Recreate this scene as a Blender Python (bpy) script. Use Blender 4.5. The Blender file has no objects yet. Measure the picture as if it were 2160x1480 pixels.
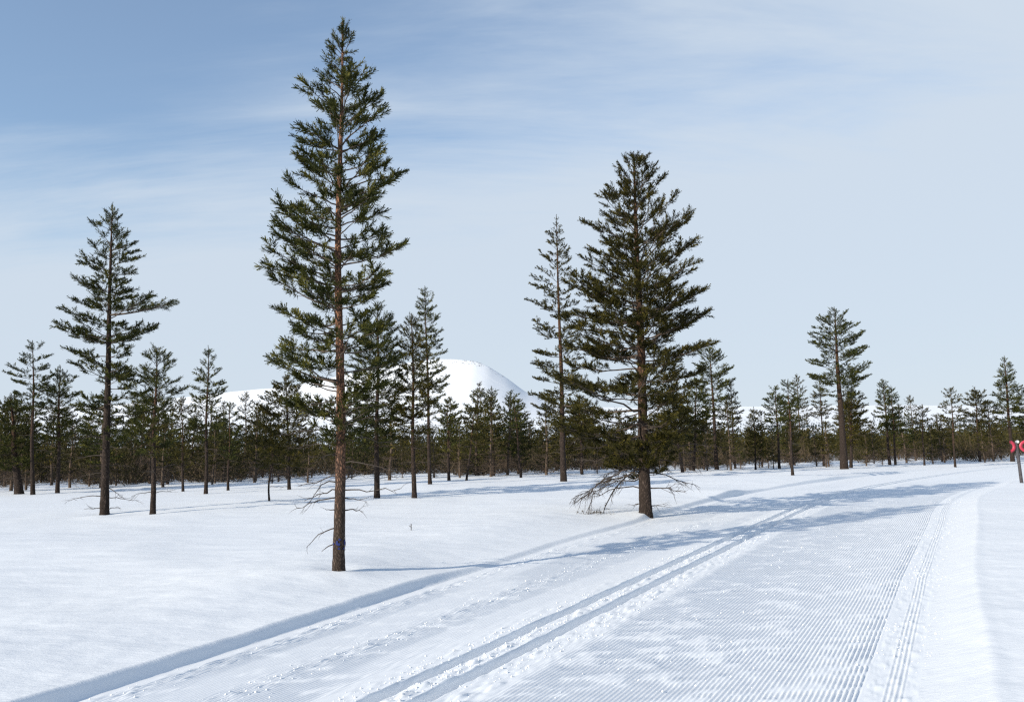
import bpy, math, random
import numpy as np
from mathutils import Vector, Matrix

# ------------------------------------------------------------------ camera, sky, sun, exposure
sc = bpy.context.scene
C = sc.collection
PX, PY, FPX = 1080.0, 740.0, 1680.0          # photograph centre and focal length in its pixels
PITCH, ROLL, EYE = 0.1273, 0.020, 1.60
SUN_EL = math.radians(22.0)
SUN_DIR = (0.755, 0.655)                     # direction in which shadows fall on the ground

cf = np.array([0, math.cos(PITCH), math.sin(PITCH)])
cr0 = np.array([1.0, 0, 0]); cu0 = np.array([0, -math.sin(PITCH), math.cos(PITCH)])
cu = cu0 * math.cos(ROLL) + cr0 * math.sin(ROLL)
cr = cr0 * math.cos(ROLL) - cu0 * math.sin(ROLL)
CAM = np.array([0.0, 0.0, EYE])
cam = bpy.data.cameras.new('camera'); cam.sensor_width = 36.0; cam.lens = 28.0
cam.clip_start = 0.1; cam.clip_end = 40000
camo = bpy.data.objects.new('camera', cam); C.objects.link(camo)
M = Matrix(((cr[0], cu[0], -cf[0], CAM[0]), (cr[1], cu[1], -cf[1], CAM[1]), (cr[2], cu[2], -cf[2], CAM[2]), (0, 0, 0, 1)))
camo.matrix_world = M
sc.camera = camo

w = bpy.data.worlds.new('World'); sc.world = w; w.use_nodes = True
nt = w.node_tree; nt.nodes.clear()
def N(t, kind, **kw):
    n = t.nodes.new(kind)
    for k, v in kw.items(): setattr(n, k, v)
    return n
def math_node(t, op, a, b=None, clamp=False):
    n = N(t, 'ShaderNodeMath', operation=op); n.use_clamp = clamp
    for i, v in enumerate((a, b)):
        if v is None: continue
        if isinstance(v, (int, float)): n.inputs[i].default_value = v
        else: t.links.new(v, n.inputs[i])
    return n.outputs[0]
sky = N(nt, 'ShaderNodeTexSky', sky_type='NISHITA'); sky.sun_disc = False
sky.sun_elevation = SUN_EL; sky.sun_rotation = math.atan2(-SUN_DIR[0], -SUN_DIR[1]) % (2 * math.pi)
sky.altitude = 600; sky.air_density = 1.25; sky.dust_density = 0.3; sky.ozone_density = 3.0
bg = N(nt, 'ShaderNodeBackground'); bg.inputs['Strength'].default_value = 0.15
nt.links.new(sky.outputs[0], bg.inputs['Color'])
tc = N(nt, 'ShaderNodeTexCoord'); sp = N(nt, 'ShaderNodeSeparateXYZ'); nt.links.new(tc.outputs['Generated'], sp.inputs[0])
zz = math_node(nt, 'ADD', math_node(nt, 'MAXIMUM', sp.outputs[2], 0.0), 0.22)
ux = math_node(nt, 'DIVIDE', sp.outputs[0], zz); uy = math_node(nt, 'DIVIDE', sp.outputs[1], zz)
cb = N(nt, 'ShaderNodeCombineXYZ'); nt.links.new(ux, cb.inputs[0]); nt.links.new(uy, cb.inputs[1])
def sky_noise(scale, det, rough, dist, sx, sy, rot, loc=(0, 0, 0)):
    mp = N(nt, 'ShaderNodeMapping'); nt.links.new(cb.outputs[0], mp.inputs[0])
    mp.inputs['Scale'].default_value = (sx, sy, 1); mp.inputs['Rotation'].default_value = (0, 0, rot); mp.inputs['Location'].default_value = loc
    n = N(nt, 'ShaderNodeTexNoise'); n.inputs['Scale'].default_value = scale; n.inputs['Detail'].default_value = det
    n.inputs['Roughness'].default_value = rough; n.inputs['Distortion'].default_value = dist
    nt.links.new(mp.outputs[0], n.inputs['Vector']); return n.outputs['Fac']
n1 = sky_noise(0.9, 4, 0.5, 0.3, 1.0, 1.0, 0.3, (3.1, 1.7, 0))       # broad patches of veil
n2 = sky_noise(1.6, 8, 0.62, 0.6, 0.55, 2.2, -0.25, (0.4, 5.2, 0))      # streaks
n3 = sky_noise(6.0, 6, 0.6, 0.3, 0.35, 1.6, -0.35, (7.4, 2.2, 0))      # fine filaments
cov = math_node(nt, 'ADD', math_node(nt, 'MULTIPLY', n1, 0.55), math_node(nt, 'MULTIPLY', n2, 0.85))
cov = math_node(nt, 'ADD', cov, math_node(nt, 'MULTIPLY', n3, 0.38))
grad = math_node(nt, 'SUBTRACT', math_node(nt, 'MULTIPLY', sp.outputs[0], 0.62), math_node(nt, 'MULTIPLY', sp.outputs[2], 0.55))
cov = math_node(nt, 'ADD', cov, grad)
cov = math_node(nt, 'SUBTRACT', cov, math_node(nt, 'MULTIPLY', math_node(nt, 'MAXIMUM', math_node(nt, 'SUBTRACT', sp.outputs[2], 0.50), 0.0), 1.6))   # clear overhead
cov = math_node(nt, 'ADD', cov, math_node(nt, 'MULTIPLY', math_node(nt, 'MINIMUM', math_node(nt, 'SUBTRACT', sp.outputs[1], 0.6), 0.0), 0.7))               # and clear behind
cov = math_node(nt, 'ADD', cov, math_node(nt, 'MULTIPLY', math_node(nt, 'MAXIMUM', math_node(nt, 'SUBTRACT', 0.37, sp.outputs[2]), 0.0), 3.2))
cov = math_node(nt, 'ADD', cov, -0.10)
mr = N(nt, 'ShaderNodeMapRange', interpolation_type='SMOOTHSTEP'); mr.inputs['From Min'].default_value = 0.2; mr.inputs['From Max'].default_value = 0.95
mr.inputs['To Min'].default_value = 0.14; mr.inputs['To Max'].default_value = 0.95
nt.links.new(cov, mr.inputs['Value'])
bg2 = N(nt, 'ShaderNodeBackground'); bg2.inputs['Color'].default_value = (0.66, 0.752, 0.86, 1); bg2.inputs['Strength'].default_value = 0.79
mx = N(nt, 'ShaderNodeMixShader'); nt.links.new(mr.outputs[0], mx.inputs[0]); nt.links.new(bg.outputs[0], mx.inputs[1]); nt.links.new(bg2.outputs[0], mx.inputs[2])
wo = N(nt, 'ShaderNodeOutputWorld'); nt.links.new(mx.outputs[0], wo.inputs[0])

sl = bpy.data.lights.new('sun', 'SUN'); sl.energy = 5.0; sl.angle = math.radians(0.53); sl.color = (1.0, 0.92, 0.785)
so = bpy.data.objects.new('sun', sl); C.objects.link(so)
so.rotation_euler = Vector((SUN_DIR[0] * math.cos(SUN_EL), SUN_DIR[1] * math.cos(SUN_EL), -math.sin(SUN_EL))).to_track_quat('-Z', 'Y').to_euler()
so.location = (-20, -20, 30)
vs = sc.view_settings; vs.view_transform = 'Standard'; vs.look = 'None'; vs.exposure = 0.29; vs.gamma = 1.0; vs.use_curve_mapping = False
sc.render.engine = 'CYCLES'; sc.cycles.use_denoising = False; sc.cycles.max_bounces = 6; sc.cycles.filter_width = 1.3

# ------------------------------------------------------------------ numeric helpers
def smooth(a, b, x):
    u = np.clip((x - a) / (b - a), 0, 1); return u * u * (3 - 2 * u)
def _h(i, j, s):
    n = (i.astype(np.int64) * 374761393 + j.astype(np.int64) * 668265263 + s * 2147483647) & 0xFFFFFFFF
    n = ((n ^ (n >> 13)) * 1274126177) & 0xFFFFFFFF
    return ((n ^ (n >> 16)) & 0xFFFFFF) / float(0xFFFFFF)
def vn(x, y, s=0):                                  # value noise in -1..1
    x = np.asarray(x, float); y = np.asarray(y, float)
    i = np.floor(x); j = np.floor(y); u = x - i; v = y - j
    u = u * u * u * (u * (u * 6 - 15) + 10); v = v * v * v * (v * (v * 6 - 15) + 10)
    a = _h(i, j, s); b = _h(i + 1, j, s); c = _h(i, j + 1, s); d = _h(i + 1, j + 1, s)
    return 2 * ((a * (1 - u) + b * u) * (1 - v) + (c * (1 - u) + d * u) * v) - 1
def fbm(x, y, s=0, o=3):
    r = 0; a = 1; tot = 0
    for k in range(o):
        r = r + a * vn(x * 2 ** k + 17.3 * k, y * 2 ** k - 9.1 * k, s + k); tot += a; a *= 0.5
    return r / tot

# ------------------------------------------------------------------ materials
def new_mat(name):
    m = bpy.data.materials.new(name); m.use_nodes = True
    t = m.node_tree; return m, t, t.nodes['Principled BSDF']
def ramp(t, fac, stops):
    r = N(t, 'ShaderNodeValToRGB'); cr_ = r.color_ramp
    while len(cr_.elements) < len(stops): cr_.elements.new(0.5)
    for e, (p, c) in zip(cr_.elements, stops): e.position = p; e.color = (*c, 1)
    t.links.new(fac, r.inputs[0]); return r.outputs[0]
def noise(t, vec, scale, det=4, rough=0.6):
    n = N(t, 'ShaderNodeTexNoise'); n.inputs['Scale'].default_value = scale; n.inputs['Detail'].default_value = det; n.inputs['Roughness'].default_value = rough
    if vec is not None: t.links.new(vec, n.inputs['Vector'])
    return n.outputs['Fac']

def snow_mat(name, rough_bumps, tint=(0.80, 0.815, 0.83)):
    m, t, b = new_mat(name)
    g = N(t, 'ShaderNodeNewGeometry')
    nz = noise(t, g.outputs['Position'], 1.3, 3)
    t.links.new(ramp(t, nz, [(0.3, tuple(c * 0.985 for c in tint)), (0.7, tint)]), b.inputs['Base Color'])
    b.inputs['Roughness'].default_value = 0.55; b.inputs['Specular IOR Level'].default_value = 0.25
    prev = None
    for sc_, st, dist in rough_bumps:
        bp = N(t, 'ShaderNodeBump'); bp.inputs['Strength'].default_value = st; bp.inputs['Distance'].default_value = dist
        mp = N(t, 'ShaderNodeMapping'); t.links.new(g.outputs['Position'], mp.inputs[0])
        mp.inputs['Rotation'].default_value = (0, 0, 0.2); mp.inputs['Scale'].default_value = (0.55, 1.2, 1)
        t.links.new(noise(t, mp.outputs[0], sc_, 5, 0.65), bp.inputs['Height'])
        if prev is not None: t.links.new(prev, bp.inputs['Normal'])
        prev = bp.outputs[0]
    t.links.new(prev, b.inputs['Normal'])
    return m
M_SNOW = snow_mat('fresh_snow', [(9, 0.26, 0.03), (60, 0.40, 0.006)])
M_TRAIL = snow_mat('groomed_snow', [(45, 0.12, 0.006), (160, 0.2, 0.003)], (0.815, 0.83, 0.845))
M_FELL = snow_mat('mountain_snow', [(0.006, 0.35, 10)])

def needle_mat(name, lo, mid, hi):
    m, t, b = new_mat(name)
    at = N(t, 'ShaderNodeAttribute', attribute_name='tone')
    oi = N(t, 'ShaderNodeObjectInfo')
    f = math_node(t, 'ADD', math_node(t, 'MULTIPLY', at.outputs['Fac'], 0.85), math_node(t, 'MULTIPLY', oi.outputs['Random'], 0.15))
    col = ramp(t, f, [(0.0, lo), (0.55, mid), (1.0, hi)])
    t.links.new(col, b.inputs['Base Color']); b.inputs['Roughness'].default_value = 0.65; b.inputs['Specular IOR Level'].default_value = 0.12
    tr = N(t, 'ShaderNodeBsdfTranslucent'); t.links.new(col, tr.inputs[0])
    mxs = N(t, 'ShaderNodeMixShader'); mxs.inputs[0].default_value = 0.12
    t.links.new(b.outputs[0], mxs.inputs[1]); t.links.new(tr.outputs[0], mxs.inputs[2])
    t.links.new(mxs.outputs[0], t.nodes['Material Output'].inputs[0])
    return m
M_NEEDLE = needle_mat('pine_needles', (0.015, 0.020, 0.005), (0.040, 0.045, 0.010), (0.135, 0.122, 0.025))
M_NEEDLE2 = needle_mat('olive_pine_needles', (0.017, 0.017, 0.004), (0.045, 0.040, 0.008), (0.135, 0.105, 0.019))
M_NEEDLE3 = needle_mat('far_pine_needles', (0.022, 0.022, 0.008), (0.046, 0.041, 0.011), (0.095, 0.072, 0.018))

def bark_mat(name, low, high, crack, scale):
    m, t, b = new_mat(name)
    tcd = N(t, 'ShaderNodeTexCoord'); mp = N(t, 'ShaderNodeMapping'); t.links.new(tcd.outputs['Object'], mp.inputs[0])
    mp.inputs['Scale'].default_value = (1, 1, 0.40)
    nd = N(t, 'ShaderNodeTexNoise'); nd.inputs['Scale'].default_value = 9; nd.inputs['Detail'].default_value = 3; t.links.new(mp.outputs[0], nd.inputs['Vector'])
    mad = N(t, 'ShaderNodeVectorMath', operation='MULTIPLY_ADD'); mad.inputs[1].default_value = (0.10, 0.10, 0.10); t.links.new(nd.outputs['Color'], mad.inputs[0]); t.links.new(mp.outputs[0], mad.inputs[2])
    vo = N(t, 'ShaderNodeTexVoronoi', feature='DISTANCE_TO_EDGE'); vo.inputs['Scale'].default_value = scale; t.links.new(mad.outputs[0], vo.inputs['Vector'])
    vc = N(t, 'ShaderNodeTexVoronoi'); vc.inputs['Scale'].default_value = scale; t.links.new(mad.outputs[0], vc.inputs['Vector'])
    at = N(t, 'ShaderNodeAttribute', attribute_name='tone')
    nz = noise(t, tcd.outputs['Object'], 7, 5)
    f = math_node(t, 'ADD', at.outputs['Fac'], math_node(t, 'MULTIPLY', math_node(t, 'SUBTRACT', nz, 0.5), 1.1), True)
    base = ramp(t, f, [(0.15, low), (0.85, high)])
    hs = N(t, 'ShaderNodeHueSaturation'); t.links.new(base, hs.inputs['Color'])
    sx = N(t, 'ShaderNodeSeparateXYZ'); t.links.new(vc.outputs['Color'], sx.inputs[0])
    t.links.new(math_node(t, 'ADD', math_node(t, 'MULTIPLY', sx.outputs[0], 0.8), 0.5), hs.inputs['Value'])
    ck = N(t, 'ShaderNodeMapRange'); ck.inputs['From Min'].default_value = 0.0; ck.inputs['From Max'].default_value = 0.30; t.links.new(vo.outputs['Distance'], ck.inputs['Value'])
    mxc = N(t, 'ShaderNodeMix', data_type='RGBA'); t.links.new(ck.outputs[0], mxc.inputs['Factor'])
    mxc.inputs['A'].default_value = (*crack, 1); t.links.new(hs.outputs[0], mxc.inputs['B'])
    t.links.new(mxc.outputs['Result'], b.inputs['Base Color']); b.inputs['Roughness'].default_value = 0.9; b.inputs['Specular IOR Level'].default_value = 0.15
    bp = N(t, 'ShaderNodeBump'); bp.inputs['Strength'].default_value = 0.9; bp.inputs['Distance'].default_value = 0.012
    t.links.new(ck.outputs[0], bp.inputs['Height']); t.links.new(bp.outputs[0], b.inputs['Normal'])
    return m
M_BARK = bark_mat('pine_bark', (0.085, 0.064, 0.052), (0.31, 0.155, 0.092), (0.030, 0.021, 0.016), 42)
M_BARK2 = bark_mat('dark_pine_bark', (0.052, 0.038, 0.031), (0.15, 0.078, 0.045), (0.020, 0.014, 0.011), 26)
def plain_mat(name, c0, c1, scale, rough=0.85, spec=0.2):
    m, t, b = new_mat(name); tcd = N(t, 'ShaderNodeTexCoord')
    t.links.new(ramp(t, noise(t, tcd.outputs['Object'], scale, 5), [(0.3, c0), (0.7, c1)]), b.inputs['Base Color'])
    b.inputs['Roughness'].default_value = rough; b.inputs['Specular IOR Level'].default_value = spec; return m
M_TWIG = plain_mat('twig_bark', (0.05, 0.038, 0.030), (0.12, 0.092, 0.072), 14)
M_DEAD = plain_mat('dead_twig', (0.030, 0.024, 0.020), (0.078, 0.062, 0.051), 10)
M_FARBARK = plain_mat('far_bark', (0.050, 0.037, 0.028), (0.12, 0.085, 0.06), 1.5)
M_BLUE = plain_mat('blue_marking_paint', (0.012, 0.018, 0.07), (0.022, 0.035, 0.17), 60, 0.7)
M_RED = plain_mat('red_plastic', (0.36, 0.025, 0.050), (0.46, 0.04, 0.07), 6, 0.45, 0.4)
M_WHITE = plain_mat('white_reflector', (0.78, 0.78, 0.76), (0.86, 0.86, 0.85), 8, 0.35, 0.5)
M_POST = plain_mat('weathered_post', (0.035, 0.032, 0.035), (0.085, 0.08, 0.085), 9)
M_FARTREE = plain_mat('far_spruce_haze_tint', (0.022, 0.033, 0.040), (0.036, 0.050, 0.055), 0.05)  # blue of distance haze is painted into the tree colour; no air is built
M_BRUSH = plain_mat('bare_brush', (0.040, 0.029, 0.018), (0.085, 0.062, 0.036), 0.8)

# ------------------------------------------------------------------ mesh helpers
def mesh_obj(name, V, F, mat, parent=None, smooth_=False, tone=None, nside=None):
    """V (n,3), F (m,k) array of same-size faces, or a list of such arrays."""
    me = bpy.data.meshes.new(name)
    Fs = F if isinstance(F, list) else [F]
    Fs = [np.asarray(f, np.int32) for f in Fs if len(f)]
    V = np.asarray(V, np.float32)
    me.vertices.add(len(V)); me.vertices.foreach_set('co', V.ravel())
    nl = sum(f.size for f in Fs); nf = sum(len(f) for f in Fs)
    me.loops.add(nl); me.loops.foreach_set('vertex_index', np.concatenate([f.ravel() for f in Fs]))
    me.polygons.add(nf)
    ls = []; k = 0
    for f in Fs:
        ls.append(k + np.arange(len(f)) * f.shape[1]); k += f.size
    me.polygons.foreach_set('loop_start', np.concatenate(ls).astype(np.int32))
    if smooth_: me.polygons.foreach_set('use_smooth', np.ones(nf, bool))
    me.update(calc_edges=True)
    if tone is not None:
        a = me.attributes.new('tone', 'FLOAT', 'POINT'); a.data.foreach_set('value', np.asarray(tone, np.float32))
    me.materials.append(mat)
    o = bpy.data.objects.new(name, me); C.objects.link(o)
    if parent is not None: o.parent = parent
    return o
def tag(o, label=None, cat=None, group=None, kind=None):
    for k, v in (('label', label), ('category', cat), ('group', group), ('kind', kind)):
        if v: o[k] = v
    return o
def empty(name, loc):
    o = bpy.data.objects.new(name, None); o.location = loc; o.empty_display_size = 0.3; C.objects.link(o); return o
def frames(D):
    D = D / np.maximum(np.linalg.norm(D, axis=-1, keepdims=True), 1e-9)
    ref = np.where(np.abs(D[..., 2:3]) > 0.9, np.array([1.0, 0, 0]), np.array([0, 0, 1.0]))
    A = np.cross(ref, D); A /= np.maximum(np.linalg.norm(A, axis=-1, keepdims=True), 1e-9)
    return D, A, np.cross(D, A)
def tube(P, R, k, jitter=None):
    """one continuous tube along P with radii R and k sides"""
    P = np.asarray(P, float); n = len(P)
    D, A, B = frames(np.gradient(P, axis=0))
    th = np.arange(k) * 2 * math.pi / k
    rr = np.asarray(R)[:, None] * np.ones(k)
    if jitter is not None: rr = rr * jitter
    V = P[:, None] + rr[..., None] * (np.cos(th)[None, :, None] * A[:, None] + np.sin(th)[None, :, None] * B[:, None])
    i = np.arange(n - 1)[:, None] * k; j = np.arange(k)[None]
    j2 = (j + 1) % k
    F = np.stack([i + j, i + j2, i + k + j2, i + k + j], -1).reshape(-1, 4)
    return V.reshape(-1, 3), F
def sticks(P0, P1, r0, r1, k=3):
    """many straight tapered segments at once"""
    P0 = np.asarray(P0, float).reshape(-1, 3); P1 = np.asarray(P1, float).reshape(-1, 3); n = len(P0)
    if n == 0: return np.zeros((0, 3)), np.zeros((0, 4), int)
    D, A, B = frames(P1 - P0)
    th = np.arange(k) * 2 * math.pi / k
    ring = np.cos(th)[None, :, None] * A[:, None] + np.sin(th)[None, :, None] * B[:, None]
    V = np.stack([P0[:, None] + ring * np.asarray(r0).reshape(-1, 1, 1), P1[:, None] + ring * np.asarray(r1).reshape(-1, 1, 1)], 1)
    base = (np.arange(n) * 2 * k)[:, None]; j = np.arange(k)[None]; j2 = (j + 1) % k
    F = np.stack([base + j, base + j2, base + k + j2, base + k + j], -1).reshape(-1, 4)
    return V.reshape(-1, 3), F
def join(parts):
    V = []; F = []; n = 0
    for v, f in parts:
        if len(v) == 0: continue
        V.append(v); F.append(f + n); n += len(v)
    return np.concatenate(V), np.concatenate(F)

# ------------------------------------------------------------------ the ground: one height function, used for the mesh and to stand things on
yk = np.array([-60, 19, 24, 29, 34, 42, 54, 64, 80, 110, 140, 1e5]); sk = np.array([.522, .522, .57, .66, .76, .84, .95, 1.1, 1.0, .3, 0, 0])
_ys = np.concatenate([np.arange(-60, 200, 0.05), [200, 2e4]])
_sl = np.interp(_ys, yk, sk); _xs = np.concatenate([[0], np.cumsum((_sl[1:] + _sl[:-1]) / 2 * np.diff(_ys))])
_xs += 2.04 - np.interp(11.3, _ys, _xs)
def xref(y): return np.interp(y, _ys, _xs)
def sec(y): return np.sqrt(1 + np.interp(y, yk, sk) ** 2)
PITCHC = 0.034
def widths(y):                                          # the groomed width grows a little into the distance, on both sides
    return np.interp(y, [5, 14, 24, 40], [0.86, 1.28, 1.45, 1.5]), np.interp(y, [5, 10, 17, 22.5, 29], [0.965, 1.01, 1.12, 1.18, 1.32])
def to_norm(t, y):
    a, b = widths(y); return np.where(t > 0.4, 0.4 + (t - 0.4) / a, np.where(t < -0.6, -0.6 + (t + 0.6) / b, t))
def from_norm(t, y):
    a, b = widths(y); return np.where(t > 0.4, 0.4 + (t - 0.4) * a, np.where(t < -0.6, -0.6 + (t + 0.6) * b, t))
BUMPS = []                                             # (x, y, radius, height) mounds
def field(x, y):
    d = np.hypot(x, y)
    z = 0.115 + 0.030 * fbm(x / 2.3, y / 2.3, 11, 2) + 0.075 * vn(x / 6.5, y / 6.5, 5) * smooth(6, 14, d) + 0.13 * vn(x / 19, y / 19, 8) * smooth(14, 40, d)
    z = z + 0.012 * fbm(x * 1.6, y * 2.6, 71, 3)
    z = z + 0.5 * vn(x / 90, y / 90, 9) * smooth(60, 160, d)
    for bx, by, br, bh in BUMPS: z = z + bh * np.exp(-((x - bx) ** 2 + (y - by) ** 2) / br ** 2)
    return z
def Hxy(x, y, fine=True):
    x = np.asarray(x, float); y = np.asarray(y, float)
    t = to_norm((xref(y) - x) / sec(y), y)
    fade = 1 - smooth(62, 85, y)
    f = field(x, y)
    one = np.zeros_like(y)
    wl = 0.04 * vn(y * 0.4, one, 21) + 0.010 * fbm(y * 1.7, one, 22, 4)
    wr = 0.03 * vn(y * 0.35, one, 31) + 0.008 * vn(y * 1.9, one, 32)
    L = smooth(1.99 + wl, 2.12 + wl, t)
    rise = 0.06 * smooth(2.1, 3.6, t) - 0.03 * smooth(3.8, 5.5, t)
    Rm = np.clip((-t - 3.24) / (0.50 + wr), 0, 1) ** 1.25
    crest = 0.035 * Rm - 0.008 * smooth(3.735 + wr, 3.86 + wr, -t) + 0.25 * (f - 0.08) * smooth(3.9, 6.0, -t)
    low = np.interp(y, [5, 6.5, 8.5, 11.5, 14, 19, 26], [0.95, 0.88, 0.70, 0.52, 0.40, 0.5, 0.9])       # the left bank dies down towards the broad pine
    f = f * (1 - (1 - low) * smooth(3.6, 2.2, t) * smooth(1.5, 1.9, t)) if True else f
    z = f * np.maximum(L, 0.75 * Rm) + rise * L + crest * smooth(3.20, 3.6, -t)
    ins = np.clip(1 - np.maximum(L, Rm), 0, 1)
    # ski tracks
    gv = 0
    for c in (0.0, -0.31):
        gw = 0.010 * vn(y * 1.4, one + c, 41) + 0.006 * vn(y * 7, one + c, 42)
        gv = gv + smooth(c - 0.078 + gw, c - 0.052 + gw, t) * (1 - smooth(c + 0.052 + gw, c + 0.072 + gw, t))
    z = z - 0.088 * np.clip(gv, 0, 1)
    if fine:
        near = 1 - smooth(24, 45, y)
        ch = vn(t * 4.5, y * 9, 51) + 0.8 * vn(t * 9, y * 15, 52)        # broken patches drawn across the ridges
        broken = smooth(0.30, 1.0, ch + 0.40 * vn(t * 0.9, y * 0.35, 53))
        m1 = smooth(-2.96, -2.93, t) * (1 - smooth(-0.80, -0.62, t))
        edge = 1 + 0.3 * smooth(-2.7, -2.9, t)
        m2 = smooth(0.30, 0.42, t) * (1 - smooth(1.86, 1.93, t)) * 0.75 * (0.45 + 0.55 * smooth(-0.2, 0.3, vn(t * 2.3, y * 0.25, 54)))
        m3 = smooth(-3.22, -3.20, t) * (1 - smooth(-3.10, -3.08, t)) * 0.8
        phase = 2 * math.pi * (t + 0.004 * vn(y * 0.7, one, 55)) / PITCHC
        cord = 0.0070 * (np.cos(phase) + 0.18 * np.cos(2 * phase)) * np.minimum(m1 * edge + m2 + m3, 1.9) * (1 - 0.75 * broken)
        # crumbly zones: beside the tracks, along two bands to the left, and the strip right of the comb marks
        cz = np.exp(-((t - 0.16) / 0.13) ** 2) * 0.35 + np.exp(-((t + 0.155) / 0.075) ** 2) + np.exp(-((t + 0.52) / 0.14) ** 2) * 0.8 \
            + np.exp(-((t - 0.98) / 0.16) ** 2) * 0.45 + np.exp(-((t - 1.80) / 0.12) ** 2) * 0.6 + smooth(2.96, 3.0, -t) * (1 - smooth(3.22, 3.36, -t)) * 0.35
        cr_ = fbm(t * 24, y * 17, 61, 3)
        lump = np.maximum(fbm(t * 13, y * 10, 64, 2) - 0.25, 0)
        z = z + near * ins * (cord + 0.0022 * ch * m1 + cz * (0.016 * cr_ + 0.055 * lump) + 0.0040 * fbm(t * 26, y * 9, 67, 2) * (0.25 + broken))
        z = z + near * np.maximum(L, Rm) * 0.006 * fbm(t * 8, y * 6, 68, 4) * smooth(0.0, 0.4, np.abs(t - 2.1))
    return z * fade + f * (1 - fade) if np.any(fade < 1) else z
def ray(px, py):
    d = cf * FPX + cr * (px - PX) - cu * (py - PY); return d / np.linalg.norm(d)
def hit(px, py):
    d = ray(px, py); s = np.geomspace(2, 900, 6000)
    P = CAM + s[:, None] * d
    below = P[:, 2] < Hxy(P[:, 0], P[:, 1], False)
    k = int(np.argmax(below)) if below.any() else len(s) - 1
    return P[k]
def depth(P): return float((np.asarray(P) - CAM) @ cf)
_b1 = hit(1362, 1082); BUMPS.append((_b1[0] - .15, _b1[1] - 0.2, 0.9, 0.12)); BUMPS.append((_b1[0] + 0.55, _b1[1] - 1.1, 0.55, 0.14))
_b2 = hit(714, 1202); BUMPS.append((_b2[0], _b2[1] - 0.1, 1.3, 0.05))
BUMPS.append((_b2[0], _b2[1], 0.26, -0.05)); BUMPS.append((_b2[0] + .15, _b2[1] - .45, 0.35, 0.035)); _b4 = hit(220, 1085); BUMPS.append((_b4[0], _b4[1], 0.4, -0.05)); BUMPS.append((_b4[0] + .2, _b4[1] - .7, 0.5, 0.05))
_b3 = hit(1560, 1046); BUMPS.append((_b3[0] - 0.6, _b3[1], 1.5, 0.10))

def build_ground():
    tri = lambda a, b, s: np.arange(a, b - 1e-9, s)
    tt = np.concatenate([
        -np.geomspace(12, 9000, 60)[::-1], -tri(5.0, 12, 0.16)[::-1], -tri(3.3, 5.0, 0.025)[::-1],
        -0.62 - PITCHC / 5 * np.arange(int((3.3 - 0.62) / (PITCHC / 5)))[::-1],
        tri(-0.61, 0.30, 0.0105), 0.306 + PITCHC / 5 * np.arange(int((1.9 - 0.306) / (PITCHC / 5))),
        tri(1.91, 2.3, 0.016), tri(2.32, 5.0, 0.045), tri(5.05, 14, 0.11), np.geomspace(14.2, 9000, 64)])
    tt = np.unique(np.round(tt, 5))
    yy = np.concatenate([np.linspace(-60, 1, 14), np.linspace(1.6, 4.2, 9), np.exp(np.arange(math.log(4.3), math.log(62), 0.0066)),
                         np.geomspace(63, 220, 42), np.geomspace(230, 14000, 40)])
    Y, T = np.meshgrid(yy, tt, indexing='ij')
    X = xref(Y) - from_norm(T, Y) * sec(Y)
    Z = Hxy(X, Y)
    V = np.stack([X, Y, Z], -1)
    nr, nc = Y.shape
    idx = np.arange(nr * nc).reshape(nr, nc)
    Q = np.stack([idx[:-1, :-1], idx[1:, :-1], idx[1:, 1:], idx[:-1, 1:]], -1)
    cmid = (tt[1:] + tt[:-1]) / 2; rmid = (yy[1:] + yy[:-1]) / 2
    intrail = ((cmid > -3.3) & (cmid < 2.0))[None] & (rmid < 88)[:, None] & (rmid > -60)[:, None]
    for name, mask, mat in (('ski_trail', intrail, M_TRAIL), ('snow_field', ~intrail, M_SNOW)):
        F = Q[mask]
        u, inv = np.unique(F, return_inverse=True)
        tag(mesh_obj(name, V.reshape(-1, 3)[u], inv.reshape(-1, 4), mat, smooth_=True), kind='structure')
build_ground()

# ------------------------------------------------------------------ snow-covered fell and its far forest
DR = 5200.0
RIDGE = [(-900, 868), (-400, 862), (0, 856), (150, 857), (280, 850), (400, 836), (500, 825), (590, 818), (680, 801), (740, 788), (820, 771), (880, 761), (925, 756),
         (960, 757), (1000, 761), (1030, 772), (1070, 798), (1110, 828), (1150, 845), (1230, 857), (1400, 861), (1560, 857), (1700, 856), (1900, 854), (2050, 856), (2160, 858), (2700, 864), (3300, 872)]
_rx = []; _rz = []
for px, py in RIDGE:
    d = ray(px, py); P = CAM + d * (DR / d[1]); _rx.append(P[0]); _rz.append(P[2])
_rx = np.array(_rx); _rz = np.array(_rz)
def ridge(x):
    r = 0
    for o in (-22, -11, 0, 11, 22): r = r + np.interp(x + o, _rx, _rz)
    return r / 5
def fell_h(x, y):
    u = (y - 1300) / (DR - 1300)
    r = ridge(x); low = 0.62 * np.minimum(sum(np.interp(x + o, _rx, _rz) for o in range(-1200, 1201, 300)) / 9, np.minimum(r, 310))
    z = low * np.clip(u, 0, 1.0) ** 1.3 + (r - low) * np.clip((y - 3750) / (DR - 3750), 0, 1) ** 1.7
    back = np.clip((y - DR) / 2600, 0, 1); z = z * (1 - back ** 1.5)
    top = smooth(0.80, 0.97, u)
    z = z + (12 * fbm(x / 420, y / 420, 81, 3) + 5 * fbm(x / 110, y / 420, 84, 3)) * np.clip(u * 3, 0, 1) * (1 - 0.6 * top) * np.clip(1 - back * 1.2, 0, 1)
    return z - 6 * (1 - np.clip(u * 8, 0, 1))
xs = np.concatenate([np.linspace(-7600, -2600, 50), np.linspace(-2550, 1500, 210), np.linspace(1550, 8200, 90)]); ys = np.concatenate([np.linspace(1150, 4700, 60), np.linspace(4740, DR, 24), np.linspace(5300, 8200, 20)])
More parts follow.
